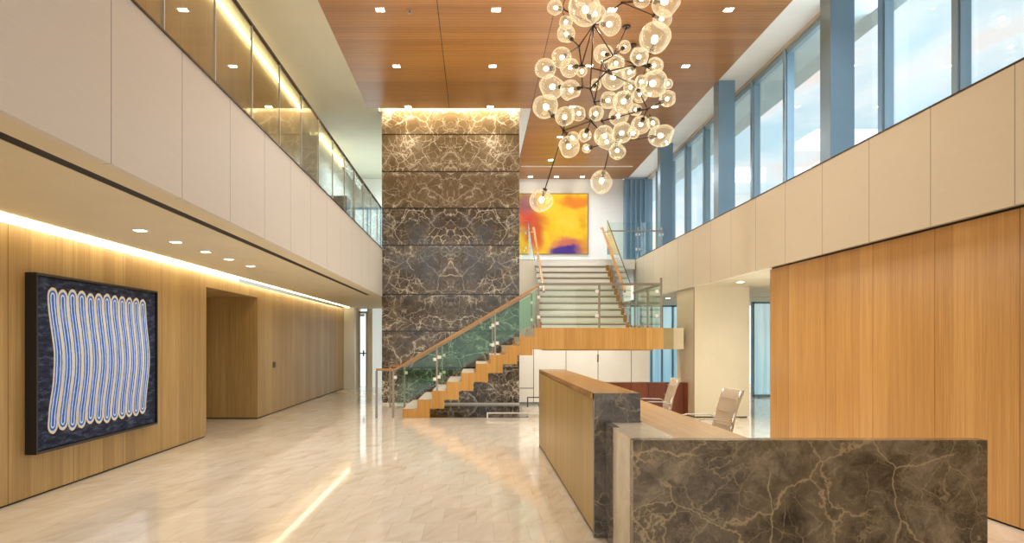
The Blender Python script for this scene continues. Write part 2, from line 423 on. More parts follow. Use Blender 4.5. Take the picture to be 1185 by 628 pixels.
# lower left ceiling with cove and slot
struct('ceiling_lower_left', B((-4.07, -2.62, YB, YF, 2.615, 2.68), (-4.27, -2.26, YB, YF, 2.80, 2.86)), M_OLIVE)
struct('ceiling_slot_left', B((-2.62, -2.50, YB, YM - .1, 2.618, 2.63)), M_DARK)  # flush dark strip paints the shade of the slot
struct('trim_cove_left', B((-4.092, -4.072, YB, 23.6, 2.60, 2.66)), M_COVE)
struct('ceiling_lower_left_far', B((-2.62, -2.26, YM, YF, 2.615, 2.68)), M_OLIVE)
# left balcony fascia
struct('trim_1', B((-2.50, -2.30, YB, YM - .1, 2.605, 2.66)), M_OLIVE)
struct('trim_2', B((-2.32, -2.29, YB, YM - .1, 2.64, 2.70)), M_DARK)
struct('wall_balcony_left', B((-2.29, XLB, YB, YM - .1, ZB, ZF2)), M_BANDL)
struct('trim_3', B((-2.262, -2.225, YB, YM - .1, ZF2, ZF2 + .015)), M_BRASS)
struct('floor_upper_left', B((-6.0, -2.29, YB, YF, 3.45, ZF2)), M_OLIVE)
struct('wall_upper_left', B((-4.35, -4.15, YB, 17.5, ZF2, ZC - .10)), M_OAKU)
struct('wall_upper_left_far', B((-4.35, -4.15, 19.2, YF, ZF2, ZC - .10), (-6.2, -6.0, 17.3, 19.3, ZF2, ZC), (-6.0, -4.35, 19.2, 19.4, ZF2, ZC), (-6.0, -4.35, 17.3, 17.5, ZF2, ZC)), M_WHITE)
struct('trim_cove_upper_left', B((-4.13, -4.09, YB, 17.3, ZC - .09, ZC - .04), (-4.13, -4.09, 19.3, 22.7, ZC - .09, ZC - .04)), M_COVE)

# main ceiling: teak field with white margins
struct('ceiling', B((-2.55, 5.1, YB, 17.30, ZC, ZC + .10), (1.30, 5.1, 17.30, YF, ZC, ZC + .10)), M_CEIL)
struct('ceiling_margin_left', B((-6.0, -2.55, YB, YF, ZC, ZC + .1), (-2.55, -2.30, 17.30, YF, ZC, ZC + .1)), plain('warm_ceiling_paint', (.60, .58, .46), .6, vary=.02))
struct('ceiling_margin_right', B((5.1, 6.0, YB, YF, ZC, ZC + .1), (1.035, 1.30, 17.30, YF, ZC, ZC + .1)), M_WHITE)
struct('ceiling_slot_marble', B((-2.32, 1.10, 17.28, YM, ZC + .38, ZC + .42)), M_WHITE)
struct('trim_cove_marble', B((-2.28, 1.06, 17.31, 17.36, ZC + .12, ZC + .17)), M_COVE2)
struct('trim_4', B((-.637, -.627, YB, 17.3, ZC - .004, ZC)), M_DARK)
struct('trim_5', B((1.296, 1.304, YB, YF, ZC - .004, ZC)), M_DARK)
# linear diffuser far
tag(obj('linear_air_diffuser', B((1.4, 4.9, 22.95, 23.02, ZC - .02, ZC + .004)), M_CLAMP), 'pale linear air diffuser across the far timber ceiling', 'diffuser')

# marble wall and core behind
struct('wall_marble', B((-2.26, 1.035, YM, YM + .25, 0.045, ZC + .38)), M_MARW)
struct('baseboard_marble', B((-2.26, 1.035, YM - .01, YM + .2, 0, .045)), M_WHITE)
struct('wall_core', B((-2.24, 1.0, YM + .26, YF, 0, ZC)), M_WHITE)
# far wall
struct('wall_far', B((-6.0, -2.25, YF, YF + .2, ZF2, ZC), (1.0, 4.96, YF, YF + .2, 0, ZC), (-8, -4.4, YF, YF + .2, 0, ZF2)), M_WHITE)
struct('floor_upper_far', B((1.02, 4.25, 19.66, YF, 3.45, ZF2)), M_WHITE)
struct('floor_upper_ledge', B((4.25, 5.9, 20.0, YF, 3.45, ZF2)), M_WHITE)
struct('floor_under_stair', B((-.92, 1.035, 14.58, YM - .012, 0.0, 0.006)), plain('dark_polished_stone', (.035, .024, .014), .06, vary=.3))

# right side: upper fascia, wood wall
struct('wall_balcony_right', B((XR, XR + .12, YB, 20.0, ZB, ZF2)), M_BANDR)
struct('trim_6', B((XR - .004, XR + .13, YB, 20.0, ZF2, ZF2 + .018)), M_BRASS)
struct('ceiling_ledge_right', B((XR + .12, 5.9, YB, 20.0, ZF2 - .1, ZF2)), M_WHITE)
struct('wall_right', B((4.33, 4.50, YB, 10.82, 0.02, 2.565)), M_OAKR)
struct('baseboard_right', B((4.35, 4.5, YB, 10.80, 0, .02)), M_DARK)
struct('trim_7', B((4.35, 4.5, YB, 10.80, 2.565, ZB)), M_DARK)
struct('ceiling_lower_right', B((XR + .02, 10, 10.0, 18.0, ZL, ZL + .06), (XR + .02, 10, 18.18, 22.2, ZL, ZL + .06)), M_OLIVE)
struct('ceiling_slot_right', B((XR + .12, 10, 18.0, 18.18, ZL + .12, ZL + .16)), M_DARK)
struct('wall_column_block', B((4.33, 5.43, 14.6, 15.85, 0.02, ZL)), plain('cream_column_panel', (.74, .65, .46), .42, vary=.02))
struct('baseboard_column', B((4.36, 5.40, 14.63, 15.82, 0, .02)), M_DARK)
struct('trim_8', B((4.326, 4.336, 14.594, 14.602, 0, ZL)), M_BRASS)
struct('wall_right_back', B((9.9, 10.1, YB, 22.3, 0, ZL + .1), (4.5, 10, 9.9, 10.0, 0, ZL)), M_CREAM)
# lower white joinery below the landing (same plane as the marble)
t = B((1.037, 4.15, YM, YM + .1, .06, 1.9), (1.037, 1.43, YM, YM + .1, 1.9, 3.45))
struct('wall_joinery', t, M_LACQ)
bm = bmesh.new()
for px in (617.5, 655, 692, 730.5):
    X = (px - CX) * YM / F; box(bm, X - .006, X + .006, YM - .004, YM + .002, .06, 1.9)
Zs = P(610, 449, YM).z
box(bm, 1.037, 1.37, YM - .004, YM + .002, Zs - .008, Zs + .008)
struct('trim_9', bm, M_DARK)
tag(obj('cupboard_pull', B((2.90, 2.93, YM - .03, YM - .004, 1.02, 1.20)), M_BRASS), 'small dark pull on the white joinery under the landing', 'handle')
# frosted glazing beyond
def glazing(name, x0, x1, y, z0, z1, n, mat, mull, depth=.08, w=.05):
    g = struct(name, B((x0, x1, y, y + .02, z0, z1)), mat)
    bm = bmesh.new()
    for i in range(n + 1):
        X = x0 + (x1 - x0) * i / n; box(bm, X - w / 2, X + w / 2, y - depth, y + .05, z0, z1)
    box(bm, x0, x1, y - depth, y + .05, z1 - .05, z1 + .02); box(bm, x0, x1, y - depth, y + .05, z0, z0 + .06)
    obj('window_frame', bm, mull, g)
    return g
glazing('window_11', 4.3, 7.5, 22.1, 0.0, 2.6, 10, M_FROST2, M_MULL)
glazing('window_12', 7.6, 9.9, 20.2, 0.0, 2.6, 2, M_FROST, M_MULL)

# upper right facade
XW = 5.76
for i in range(-1, 9):       # bays between mullions
    ya = 10.43 + 1.623 * (i - 5)
ys = [10.43 + 1.623 * k for k in range(-8, 9)]
ys = [y for y in ys if YB - .5 < y < YF - .5]
nn = 0
for a, b in zip(ys[:-1], ys[1:]):
    nn += 1
    w = struct('window_%d' % (nn + 20), B((XW + .06, XW + .075, a + .07, b - .07, ZF2 + .12, 6.82)), M_CLEAR)
    obj('window_frame', B((XW, XW + .08, a + .05, a + .075, ZF2 + .05, 6.88), (XW, XW + .13, b - .075, b - .05, ZF2 + .05, 6.88),
                          (XW, XW + .08, a + .05, b - .05, ZF2, ZF2 + .12), (XW, XW + .08, a + .05, b - .05, 6.82, 6.93)), M_MULL, w)
bm = bmesh.new()
for y in ys: box(bm, XW - .03, XW + .10, y - .05, y + .05, ZF2, ZC)
struct('trim_10', bm, M_MULL)
struct('trim_11', B((XW - .04, XW + .1, YB, YF, 6.93, ZC)), plain('tan_blind_pocket', (.45, .38, .30), .5))
# exterior overhang
struct('ceiling_overhang', B((XW + .2, 6.95, YB, YF + 4, 7.0, 7.3)), plain('outside_soffit', (.62, .76, .80), .7))
struct('wall_facade_low', B((XW + .1, XW + .25, YB, YF, 3.3, ZF2)), M_MULL)
for i, Yc in enumerate((0.95, 5.82, 10.69, 15.57, 20.45)):
    o = struct('wall_column_%d' % (i + 1), B((5.1, 5.45, Yc - .12, Yc + .21, ZF2, ZC)), M_BLUEM, bevel=.01)
bm = B((4.96, 5.9, YF - .25, YF, ZF2, ZC - .05))
for k in range(5): box(bm, 4.98 + k * .16, 5.0 + k * .16 + .03, YF - .33, YF - .25, ZF2, ZC - .06)
struct('wall_far_right', bm, M_BLUEM)
struct('wall_rear', B((-7, 6, YB - .2, YB, 0, ZC)), plain('slate_rear_wall', (.26, .29, .31), .5))
struct('wall_left_rear_upper', B((-6.2, -6.0, YB, 17.3, ZF2, ZC)), M_WHITE)

# far left door and bright end
YD = 24.6
d = struct('door_1', B((P(417, 0, YD).x, P(423.5, 0, YD).x, YD, YD + .04, .02, 2.45)), M_FARWIN)
obj('door_frame', B((P(415.5, 0, YD).x, P(417, 0, YD).x, YD - .05, YD + .06, 0, 2.52), (P(423.5, 0, YD).x, P(425, 0, YD).x, YD - .05, YD + .06, 0, 2.52),
                    (P(415.5, 0, YD).x, P(425, 0, YD).x, YD - .05, YD + .06, 2.45, 2.52)), M_STEEL, d)
hx = P(420.5, 409, YD)
obj('door_handle', B((hx.x - .10, hx.x + .09, YD - .09, YD - .06, 1.10, 1.14), (hx.x - .01, hx.x + .03, YD - .06, YD, 1.02, 1.22)), M_DARK, d)
obj('door_closer', B((P(417, 0, YD).x, P(422, 0, YD).x, YD - .1, YD, 2.36, 2.43)), M_STEEL, d)
struct('wall_far_left', B((-4.4, P(415.5, 0, YD).x, YD - .02, YF + .2, 0, ZL + .05), (P(425, 0, YD).x, P(431, 0, YD).x, YD - .02, YF + .2, 0, ZL + .05)), M_OLIVE)
struct('wall_far_left_white', B((P(431, 0, YD).x, -2.26, YD, YF + .2, 0, ZL + .05)), plain('white_wall_daylight_glow', (.86, .90, .88), .4, vary=.02, emis=(.8, .95, 1), estr=.35))  # daylight put into this wall as a faint bluish emission
# upper left far window
g = glazing('window_13', -4.1, -2.3, YF - .05, ZF2, 6.0, 4, M_FARWIN, M_MULL)
struct('wall_left_upper_column', B((-3.98, -3.45, 19.6, 20.2, ZF2, 5.4)), M_BLUEM)

# wooden door lock plate on the left far wall
tag(obj('door_lock_plate', B((XL - .01, XL + .008, 15.42, 15.62, .96, 1.08)), M_BRASS), 'small dark metal plate on the far oak wall panels', 'lock plate')

# ------------------------------------------------------------------ upper left balustrade
bal = thing('glass_balustrade', 'long frameless glass balustrade with thin dark cap above the left balcony', 'balustrade', (XLB - .02, 7, ZF2 + .015))
gy = [5.31 + 1.043 * k for k in range(-8, 12)]
gy = [y for y in gy if y < YM - .2] + [YM - .12]
for a, b in zip(gy[:-1], gy[1:]):
    obj('glass_panel', B((XLB - .03, XLB - .018, a + .006, b - .006, ZF2 + .015, 4.68)), M_GLASS, bal)
    obj('edge_strip', B((XLB - .032, XLB - .016, a - .006, a + .006, ZF2 + .015, 4.68)), M_CLAMP, bal)
obj('cap_rail', B((XLB - .04, XLB - .01, gy[0], gy[-1], 4.68, 4.705)), M_BLACK, bal)

# ------------------------------------------------------------------ artworks
PY0, PY1, PZ0, PZ1 = 6.95, 9.60, .43, 2.16
a = thing('framed_painting', 'large painting of wavy blue and cream loops on dark blue, in black frame', 'painting', (XL, (PY0 + PY1) / 2, PZ0))
obj('canvas', B((XL + .02, XL + .085, PY0 + .03, PY1 - .03, PZ0 + .03, PZ1 - .03)), m_wavy(PY0 + .03, PY1 - .03, PZ0 + .03, PZ1 - .03), a)
f = .025; XP = XL + .11
obj('frame', B((XL, XP, PY0, PY0 + f, PZ0, PZ1), (XL, XP, PY1 - f, PY1, PZ0, PZ1), (XL, XP, PY0 + f, PY1 - f, PZ0, PZ0 + f), (XL, XP, PY0 + f, PY1 - f, PZ1 - f, PZ1)), M_BLACK, a)
QX0, QX1 = 1.12, P(680.5, 0, YF).x; QZ0, QZ1 = P(0, 294.5, YF).z, P(0, 224, YF).z
a = thing('abstract_painting', 'orange and yellow abstract painting with red and violet patches on upper white wall', 'painting', ((QX0 + QX1) / 2, YF, QZ0))
obj('canvas', B((QX0 + .02, QX1 - .02, YF - .06, YF - .005, QZ0 + .02, QZ1 - .02)), m_orange(QX0 + .3, QX1, QZ0, QZ1), a)
obj('frame', B((QX0, QX0 + .025, YF - .07, YF, QZ0, QZ1), (QX1 - .025, QX1, YF - .07, YF, QZ0, QZ1), (QX0 + .025, QX1 - .025, YF - .07, YF, QZ0, QZ0 + .025), (QX0 + .025, QX1 - .025, YF - .07, YF, QZ1 - .025, QZ1)), plain('olive_frame', (.22, .15, .05), .4), a)

# ------------------------------------------------------------------ downlights
PROTO = {}
def downlight(x, y, z, label, group, size=.13):
    key = (size,)
    if key not in PROTO:
        h = size / 2
        bm = B((-h - .015, h + .015, -h - .015, -h, -.008, 0), (-h - .015, h + .015, h, h + .015, -.008, 0), (-h - .015, -h, -h, h, -.008, 0), (h, h + .015, -h, h, -.008, 0))
        r = obj('recessed_downlight', bm, M_CLAMP, origin=(0, 0, 0))
        c = obj('lens', B((-h, h, -h, h, -.006, -.002)), M_LED, r)
        PROTO[key] = (r, c); ro = r
    else:
        r, c = PROTO[key]
        ro = r.copy(); col.objects.link(ro)
        c2 = c.copy(); col.objects.link(c2); c2.parent = ro
    ro.location = (x, y, z); tag(ro, label, 'ceiling light', group)
def spot(x, y, z, power, angle=115, color=(1, .93, .82), blend=.8, rad=.05, rot=(0, 0, 0)):
    l = bpy.data.lights.new('spot', 'SPOT'); l.energy = power; l.spot_size = math.radians(angle); l.spot_blend = blend
    l.color = color; l.shadow_soft_size = rad
    o = bpy.data.objects.new('downlight_or_fill_spot', l); col.objects.link(o); o.location = (x, y, z); o.rotation_euler = rot
def area(x, y, z, sx, sy, power, color, rot):
    l = bpy.data.lights.new('area', 'AREA'); l.shape = 'RECTANGLE'; l.size = sx; l.size_y = sy; l.energy = power; l.color = color
    o = bpy.data.objects.new('area_lamp', l); col.objects.link(o); o.location = (x, y, z); o.rotation_euler = rot
    return o
for X in (-1.59, .33, 2.25, 4.18):
    for Y in (7.1, 9.65, 12.16, 14.65, 17.17, 19.7, 22.2):
        if Y > 17 and X < 1: 
            if Y > 18: continue
        if Y > 12:
            side = {-1.59: 'first', .33: 'second', 2.25: 'third', 4.18: 'fourth'}[X]
            row = {12.16: 'nearest visible', 14.65: 'second nearest', 17.17: 'marble-wall', 19.7: 'fourth nearest', 22.2: 'farthest square-grid'}[Y]
            if Y > 19.5 and X > 4: continue
            downlight(X, Y if Y < 17.1 else min(Y, 17.17) if Y < 18 else Y, ZC, 'square downlight in the timber ceiling, %s row, %s column from the left' % (row, side), 'square downlights in the timber ceiling')
        spot(X, Y if Y != 17.17 else 17.1, ZC - .03, 75 if Y == 14.65 else 160 if Y < 17 else 80)  # the two nearest rows are unseen lamps without fixtures, added for light
for i, px in enumerate((613.4, 643.4, 673.5)):
    X = (px - CX) * 24.55 / F
    downlight(X, 24.45, ZC, 'small square downlight washing the orange painting wall, %s from the left' % ('first', 'second', 'third')[i], 'downlights before the orange painting')
    spot(X, 24.35, ZC - .03, 22, color=(1, .9, .75))
for i, (px, py) in enumerate(((162, 266), (203.5, 279.5), (238, 291), (265, 299.5), (290, 307.5))):
    s = (CY - py) / (2.615 - H); X = (px - CX) / s
    downlight(X, F / s, 2.615, 'small downlight in the low left ceiling, %s from the front' % ('first', 'second', 'third', 'fourth', 'fifth')[i], 'downlights in the low left ceiling', size=.10)
    spot(X, F / s, 2.60, 26, 140)
for k in range(4): spot(-3.3, 1.0 + 1.6 * k, 2.60, 26, 140)  # unseen fill spots near the camera, no fixtures drawn
for k in range(5): spot(-3.3, 12.5 + 2.6 * k, 2.60, 28, 140)  # fill spots farther along the low left ceiling, no fixtures drawn
for (px, py, lb) in ((857, 326, 'beside the cream column block'), (773, 344.5, 'behind the stair landing, right of the glass')):
    s = (CY - py) / (ZL - H); X = (px - CX) / s
    downlight(X, F / s, ZL, 'small downlight in the low right ceiling ' + lb, 'downlights in the low right ceiling', size=.10)
    spot(X, F / s, ZL - .03, 25, 130)
spot(7.3, 17, 2.5, 40, 140); spot(6.5, 12.6, 2.5, 40, 140); spot(5.6, 19.5, 2.5, 30, 140); spot(8.6, 19, 2.5, 30, 140)  # fill spots below the low right ceiling, no fixtures drawn
# sprinkler
s = thing('sprinkler_head', 'tiny metal sprinkler head in the timber ceiling near the top', 'sprinkler', (P(474, 12, 0).x, 12.2, ZC - .001))
p = P(474, 12, F / (CY - 12) * 5.5); s.location = (p.x, p.y, ZC); s['o'] = (p.x, p.y, ZC)
bm = bmesh.new(); tube(bm, (p.x, p.y, ZC + .006), (p.x, p.y, ZC - .012), .045, n=14); obj('escutcheon', bm, M_STEEL, s)
bm = bmesh.new(); tube(bm, (p.x, p.y, ZC - .012), (p.x, p.y, ZC - .05), .012, n=8); tube(bm, (p.x, p.y, ZC - .05), (p.x, p.y, ZC - .054), .03, n=10); obj('deflector', bm, M_STEEL, s)

# ------------------------------------------------------------------ staircase
st = thing('staircase', 'timber staircase with white treads, glass sides and a mid landing', 'staircase', (-1.45, Y0, 0))
XS = -1.45; XLD = XS + 9 * G    # x of the landing riser
def saw1():
    pts = []
    for i in range(10): pts += [(XS + G * i, R_ * i), (XS + G * i, R_ * (i + 1))]
    pts += [(XLD + .02, 1.78), (XLD + .02, 1.355)]
    bx = [-.92 + G * k for k in range(8)]
    for k in range(6, -1, -1):
        zb = .184 + .1755 * k
        hi = min(bx[k + 1], XLD + .02) if k < 6 else XLD + .02
        pts += [(bx[k + 1] if k < 6 else 1.12, zb), (bx[k], zb)] if k < 6 else [(1.115, 1.355), (1.115, zb), (bx[k], zb)]
    pts += [(-.92, 0)]
    return pts
for y in (Y0, Y1 - .06):
    bm = bmesh.new(); prism(bm, saw1(), 'Y', y, y + .06)
    o = obj('stringer', bm, M_STRW, st)
for i in range(9):
    x = XS + G * i; z = R_ * (i + 1)
    obj('tread', B((x - .0, x + G + .004, Y0 + .062, Y1 - .062, z - .05, z - .004)), M_STONE, st)
    obj('riser', B((x + .012, x + .03, Y0 + .062, Y1 - .062, z - R_, z - .05)), M_RISER, st)
x = XLD; obj('riser', B((x + .0, x + .018, Y0 + .062, Y1 - .062, 1.78 - R_ , 1.73)), M_RISER, st)
# soffit below flight one
bm = bmesh.new()
prism(bm, [(-.92, .30), (1.12, 1.58), (1.12, 1.62), (-.92, .34)], 'Y', Y0 + .08, Y1 - .08)
obj('soffit', bm, M_STRW, st)
# landing
obj('landing_fascia', B((XLD + .02, 3.70, Y0, Y0 + .05, 1.355, 1.78)), M_STRW, st)
obj('landing', B((XLD + .02, 3.70, Y0 + .05, Y1, 1.38, 1.77)), M_STONE, st)
obj('landing_soffit', B((1.40, 3.52, Y0 + .10, Y1 - .1, 1.33, 1.38)), M_STRW, st)
obj('beam', B((3.70, 3.90, Y0 + .003, Y1, 1.355, 1.775)), M_BEAM, st)
obj('beam_cladding', B((3.90, 4.10, Y0 + .003, Y1, 1.355, 1.775), (4.10, 4.285, 15.2, 15.8, 1.40, 1.75)), plain('champagne_metal_panel', (.56, .47, .30), .35, metal=.3), st)
# flight two: eleven risers heading away
YS2 = Y1; G2 = .289; R2 = (ZF2 - 1.78) / 11
def saw2():
    pts = [(YS2, 1.78)]
    for i in range(11): pts += [(YS2 + G2 * i, 1.78 + R2 * i), (YS2 + G2 * i, 1.78 + R2 * (i + 1))]
    ye = YS2 + G2 * 10
    pts = pts[1:]
    pts += [(ye + .10, ZF2), (ye + .10, ZF2 - .42)]
    for k in range(9, 1, -1):
        zb = 1.78 + R2 * (k - 1) - .10
        pts += [(YS2 + G2 * k + .1, zb), (YS2 + G2 * (k - 1) + .1, zb)]
    pts += [(YS2 + G2 + .1, 1.50), (YS2, 1.50)]
    return pts
for xa, xb in ((1.43, 1.50), (3.44, 3.52)):
    bm = bmesh.new(); prism(bm, saw2(), 'X', xa, xb); obj('stringer', bm, M_STRY, st)
for i in range(11):
    y = YS2 + G2 * i; z = 1.78 + R2 * (i + 1)
    obj('riser', B((1.502, 3.438, y + .02, y + .035, z - R2, z - .038)), M_RISER, st)
    if i < 10: obj('tread', B((1.502, 3.438, y - .005, y + G2 + .02, z - .038, z - .004)), M_STONE, st)
    obj('nosing', B((1.502, 3.438, y - .008, y + .006, z - .040, z - .003)), M_NOS if 'M_NOS' in globals() else MATS.setdefault('n', plain('stone_nosing', (.62, .56, .44), .4)), st)
    obj('shadow_gap', B((1.502, 3.438, y + .012, y + .021, z - .062, z - .040)), M_BRASS, st)

RW, RH = .055, .03
def post(x, y, z0, z1, w=.036, d=.012):
    obj('baluster_post', B((x - w / 2, x + w / 2, y - d / 2 - .004, y + d / 2 + .004, z0, z1)), M_STEEL, st)
def clamp(x, y, z, s=.062):
    obj('glass_clamp', B((x - s / 2, x + s / 2, y - .02, y + .02, z - s / 2, z + s / 2)), M_CLAMP, st)
def rail(a, b, mat=M_RAIL):
    bm = bmesh.new(); bar(bm, a, b, .05, .028); o = obj('handrail', bm, mat, st)
    a2 = Vector(a) - Vector((0, 0, .024)); b2 = Vector(b) - Vector((0, 0, .024))
    bm = bmesh.new(); bar(bm, a2, b2, .04, .018); obj('handrail_channel', bm, M_STEEL, o)
def stair_z(x):                      # pitch line of flight one
    return R_ + (x - XS) * R_ / G
def railz(x): return .965 + (x + 1.60) * (2.625 - .965) / (1.24 + 1.60)
for yy, xs, px0 in ((Y0 + .03, (-.776, .375, 1.235), -1.98), (Y1 - .03, (-.776, .375, 1.27), -1.98)):
    rail((px0, yy, .962), (-1.60, yy, .962))
    rail((-1.60, yy, .965), (1.24, yy, 2.625))
    for x in (-1.97, -1.64):
        post(x, yy, 0, .93, .045)
    for x in xs:
        zb = stair_z(x) - .06 if x < 1.1 else 1.70
        zb = max(0.02, R_ * (math.floor((x - XS) / G) + 1)) - .01 if x < 1.1 else 1.775
        post(x, yy, zb, railz(x) - .03)
        for dz in (.19, .58):
            if x < 1.2:
                clamp(x - .042, yy, railz(x) - dz - .10); clamp(x + .042, yy, railz(x) - dz - .06)
            else: clamp(x, yy, railz(x) - dz - .05)
    clamp(-1.60, yy, .80)
    xb = [-1.59] + list(xs)
    for a, b in zip(xb[:-1], xb[1:]):
        a += .02; b -= .02
        def lo(x): return stair_z(x) + .07
        bm = bmesh.new(); prism(bm, [(a, lo(a)), (b, lo(b)), (b, railz(b) - .06), (a, railz(a) - .06)], 'Y', yy + .012, yy + .022) 
        obj('glass_panel', bm, M_GREEN, st)
# landing guard (front and right side)
ZG = 2.65; yy = Y0 + .03
rail((1.24, yy, ZG), (3.66, yy, ZG), M_STEEL)
rail((3.66, yy, ZG), (3.62, Y1, ZG - .02), M_STEEL)
post(2.435, yy, 1.775, ZG - .03, .045); post(3.66, yy, 1.70, ZG + .12, .04)
post(3.64, 15.6, 1.775, ZG - .03); post(3.62, Y1 - .1, 1.775, ZG - .03)
for x in (2.435, 3.62):
    for z in (2.02, 2.50): clamp(x - .045, yy, z)
for a, b in ((1.30, 2.40), (2.47, 3.63)):
    obj('glass_panel', B((a, b, yy + .012, yy + .022, 1.79, ZG - .05)), M_GLASS, st)
for a, b in ((Y0 + .06, 15.57), (15.63, Y1 - .12)):
    obj('glass_panel', B((3.645, 3.655, a, b, 1.79, ZG + .02)), M_GLASS, st)
# flight two rails and glass
for xr, xg in ((1.55, 1.415), (3.40, 3.535)):
    za, zb = 2.66, 4.58; ya, yb = Y1 - .05, YS2 + 10 * G2 + .05
    rail((xr, ya, za), (xr, yb, zb)); rail((xr, yb, zb), (xr, yb + .12, zb))
    for yk in (ya + .25, (ya + yb) / 2, yb - .15):
        zz = za + (zb - za) * (yk - ya) / (yb - ya)
        lx, hx2 = sorted((xr, xg))
        obj('rail_bracket', B((lx, hx2, yk - .01, yk + .01, zz - .055, zz - .035)), M_CHROME, st)
    bm = bmesh.new(); prism(bm, [(ya, 1.80), (yb, 3.60), (yb, 4.76), (ya, 2.80)], 'X', xg - .006, xg + .006)
    obj('glass_panel', bm, M_GLASS, st)
    bm = bmesh.new(); bar(bm, (xg, ya, 2.81), (xg, yb, 4.77), .016, .014); obj('glass_edge_trim', bm, M_BLACK, st)
# upper floor guards
ug = thing('landing_balustrade', 'glass guard with slim rail at the top right of the stairs', 'balustrade', (4.5, 20.02, ZF2 + .018))
obj('glass_panel', B((3.57, 4.40, 20.03, 20.042, ZF2 + .018, 4.76)), M_GLASS, ug)
obj('glass_panel', B((4.42, 5.06, 20.03, 20.042, ZF2 + .018, 4.76)), M_GLASS, ug)
obj('handrail', B((3.57, 5.08, 19.96, 20.0, 4.50, 4.535)), M_STEEL, ug)
for X in (4.41, 5.05):
    obj('baluster_post', B((X - .02, X + .02, 20.0, 20.03, ZF2 + .018, 4.62)), M_CHROME, ug)
    for z in (4.0, 4.4): obj('glass_clamp', B((X - .06, X + .06, 20.01, 20.05, z, z + .06)), M_CLAMP, ug)
ug = thing('landing_balustrade', 'narrow glass guard at the top left of the stairs beside the marble wall', 'balustrade', (1.22, 19.78, ZF2))
obj('glass_panel', B((1.05, 1.40, 19.78, 19.792, ZF2, 4.76)), M_GLASS, ug)
obj('handrail', B((1.05, 1.40, 19.72, 19.75, 4.47, 4.50)), M_STEEL, ug)
for z in (4.0, 4.4): obj('glass_clamp', B((1.32, 1.37, 19.76, 19.80, z, z + .06)), M_CLAMP, ug)
# low guard rails under the stair
def ubar(a, b, z, y, label):
    bm = bmesh.new(); box(bm, a, b, y, y + .03, z - .022, z); box(bm, a, a + .025, y, y + .03, 0.0, z - .022)
    box(bm, b - .025, b, y, y + .03, 0.0, z - .022)
    tag(obj('low_guard_rail', bm, M_CLAMP if y < 15 else M_BRASS), label, 'guard rail')
ubar(.21, 1.5, .105, 14.53, 'low pale guard rail on the floor under the landing edge')
ubar(P(610, 0, 16.9).x, 2.0, .235, 16.9, 'low dark guard rail on the floor before the white joinery')

# ------------------------------------------------------------------ reception desk
dk = thing('reception_desk', 'L-shaped reception desk with brown marble front, oak side and raised counter', 'reception desk', (1.1, 7.5, 0))
DX0, DX1, DY0, DY1, DH = .907, 1.258, 5.63, 10.55, 1.108
obj('front_panel', B((DX0, DX0 + .03, DY0 + .02, DY1 - .03, .03, DH - .055)), M_DESKW, dk)
obj('plinth', B((DX0 + .015, DX1 - .03, DY0 + .05, DY1 - .05, 0, .03)), M_DARK, dk)
obj('counter_body', B((DX0 + .032, DX1 - .015, DY0 + .055, DY1 - .03, .03, DH - .056)), M_DESKT, dk)
obj('counter_top', B((DX0 - .004, DX1, DY0 + .0, DY1, DH - .05, DH)), M_MART, dk, bevel=.002)
bm = B((DX0 - .004, DX1, DY0 - .004, DY0 + .05, 0, DH - .0005)); obj('end_slab', bm, M_MARC, dk)
obj('end_slab', B((DX0 - .004, DX1, DY1 - .03, DY1, 0, DH - .05)), M_MARC, dk)
obj('steel_trim', B((DX0 - .008, DX0 - .002, DY0 - .006, DY0 + .002, 0, DH - .055)), M_STEEL, dk)
LX0, LX1, LY, LH = .985, 3.207, 4.605, .885
obj('front_slab', B((LX0, LX1, LY, LY + .105, 0, LH)), M_MARD, dk, bevel=.002)
obj('return_slab', B((LX0, LX0 + .05, LY + .107, 5.28, 0, LH)), M_MARL, dk)
obj('return_slab', B((LX0, LX0 + .05, 5.282, DY0 - .006, 0, LH)), M_MARC, dk)
obj('ledge_top', B((LX0 + .052, 1.28, LY + .107, DY0 - .006, LH - .03, LH)), M_MARL, dk)
obj('worktop', B((1.282, 1.75, LY + .107, DY1 - .05, LH - .04, LH - .001)), M_DESKT, dk)
obj('worktop', B((1.75, 3.18, LY + .107, LY + .115, LH - .04, LH - .001)), M_MART, dk)
obj('modesty_panel', B((1.70, 1.73, LY + .12, DY1 - .06, .05, LH - .045)), M_DESKW, dk)
# mahogany low panel
tag(obj('low_credenza', B((1.9, 4.325, 15.0, 15.3, 0, .668)), M_REDW, bevel=.004), 'low reddish brown timber credenza standing behind the desk chairs', 'credenza')

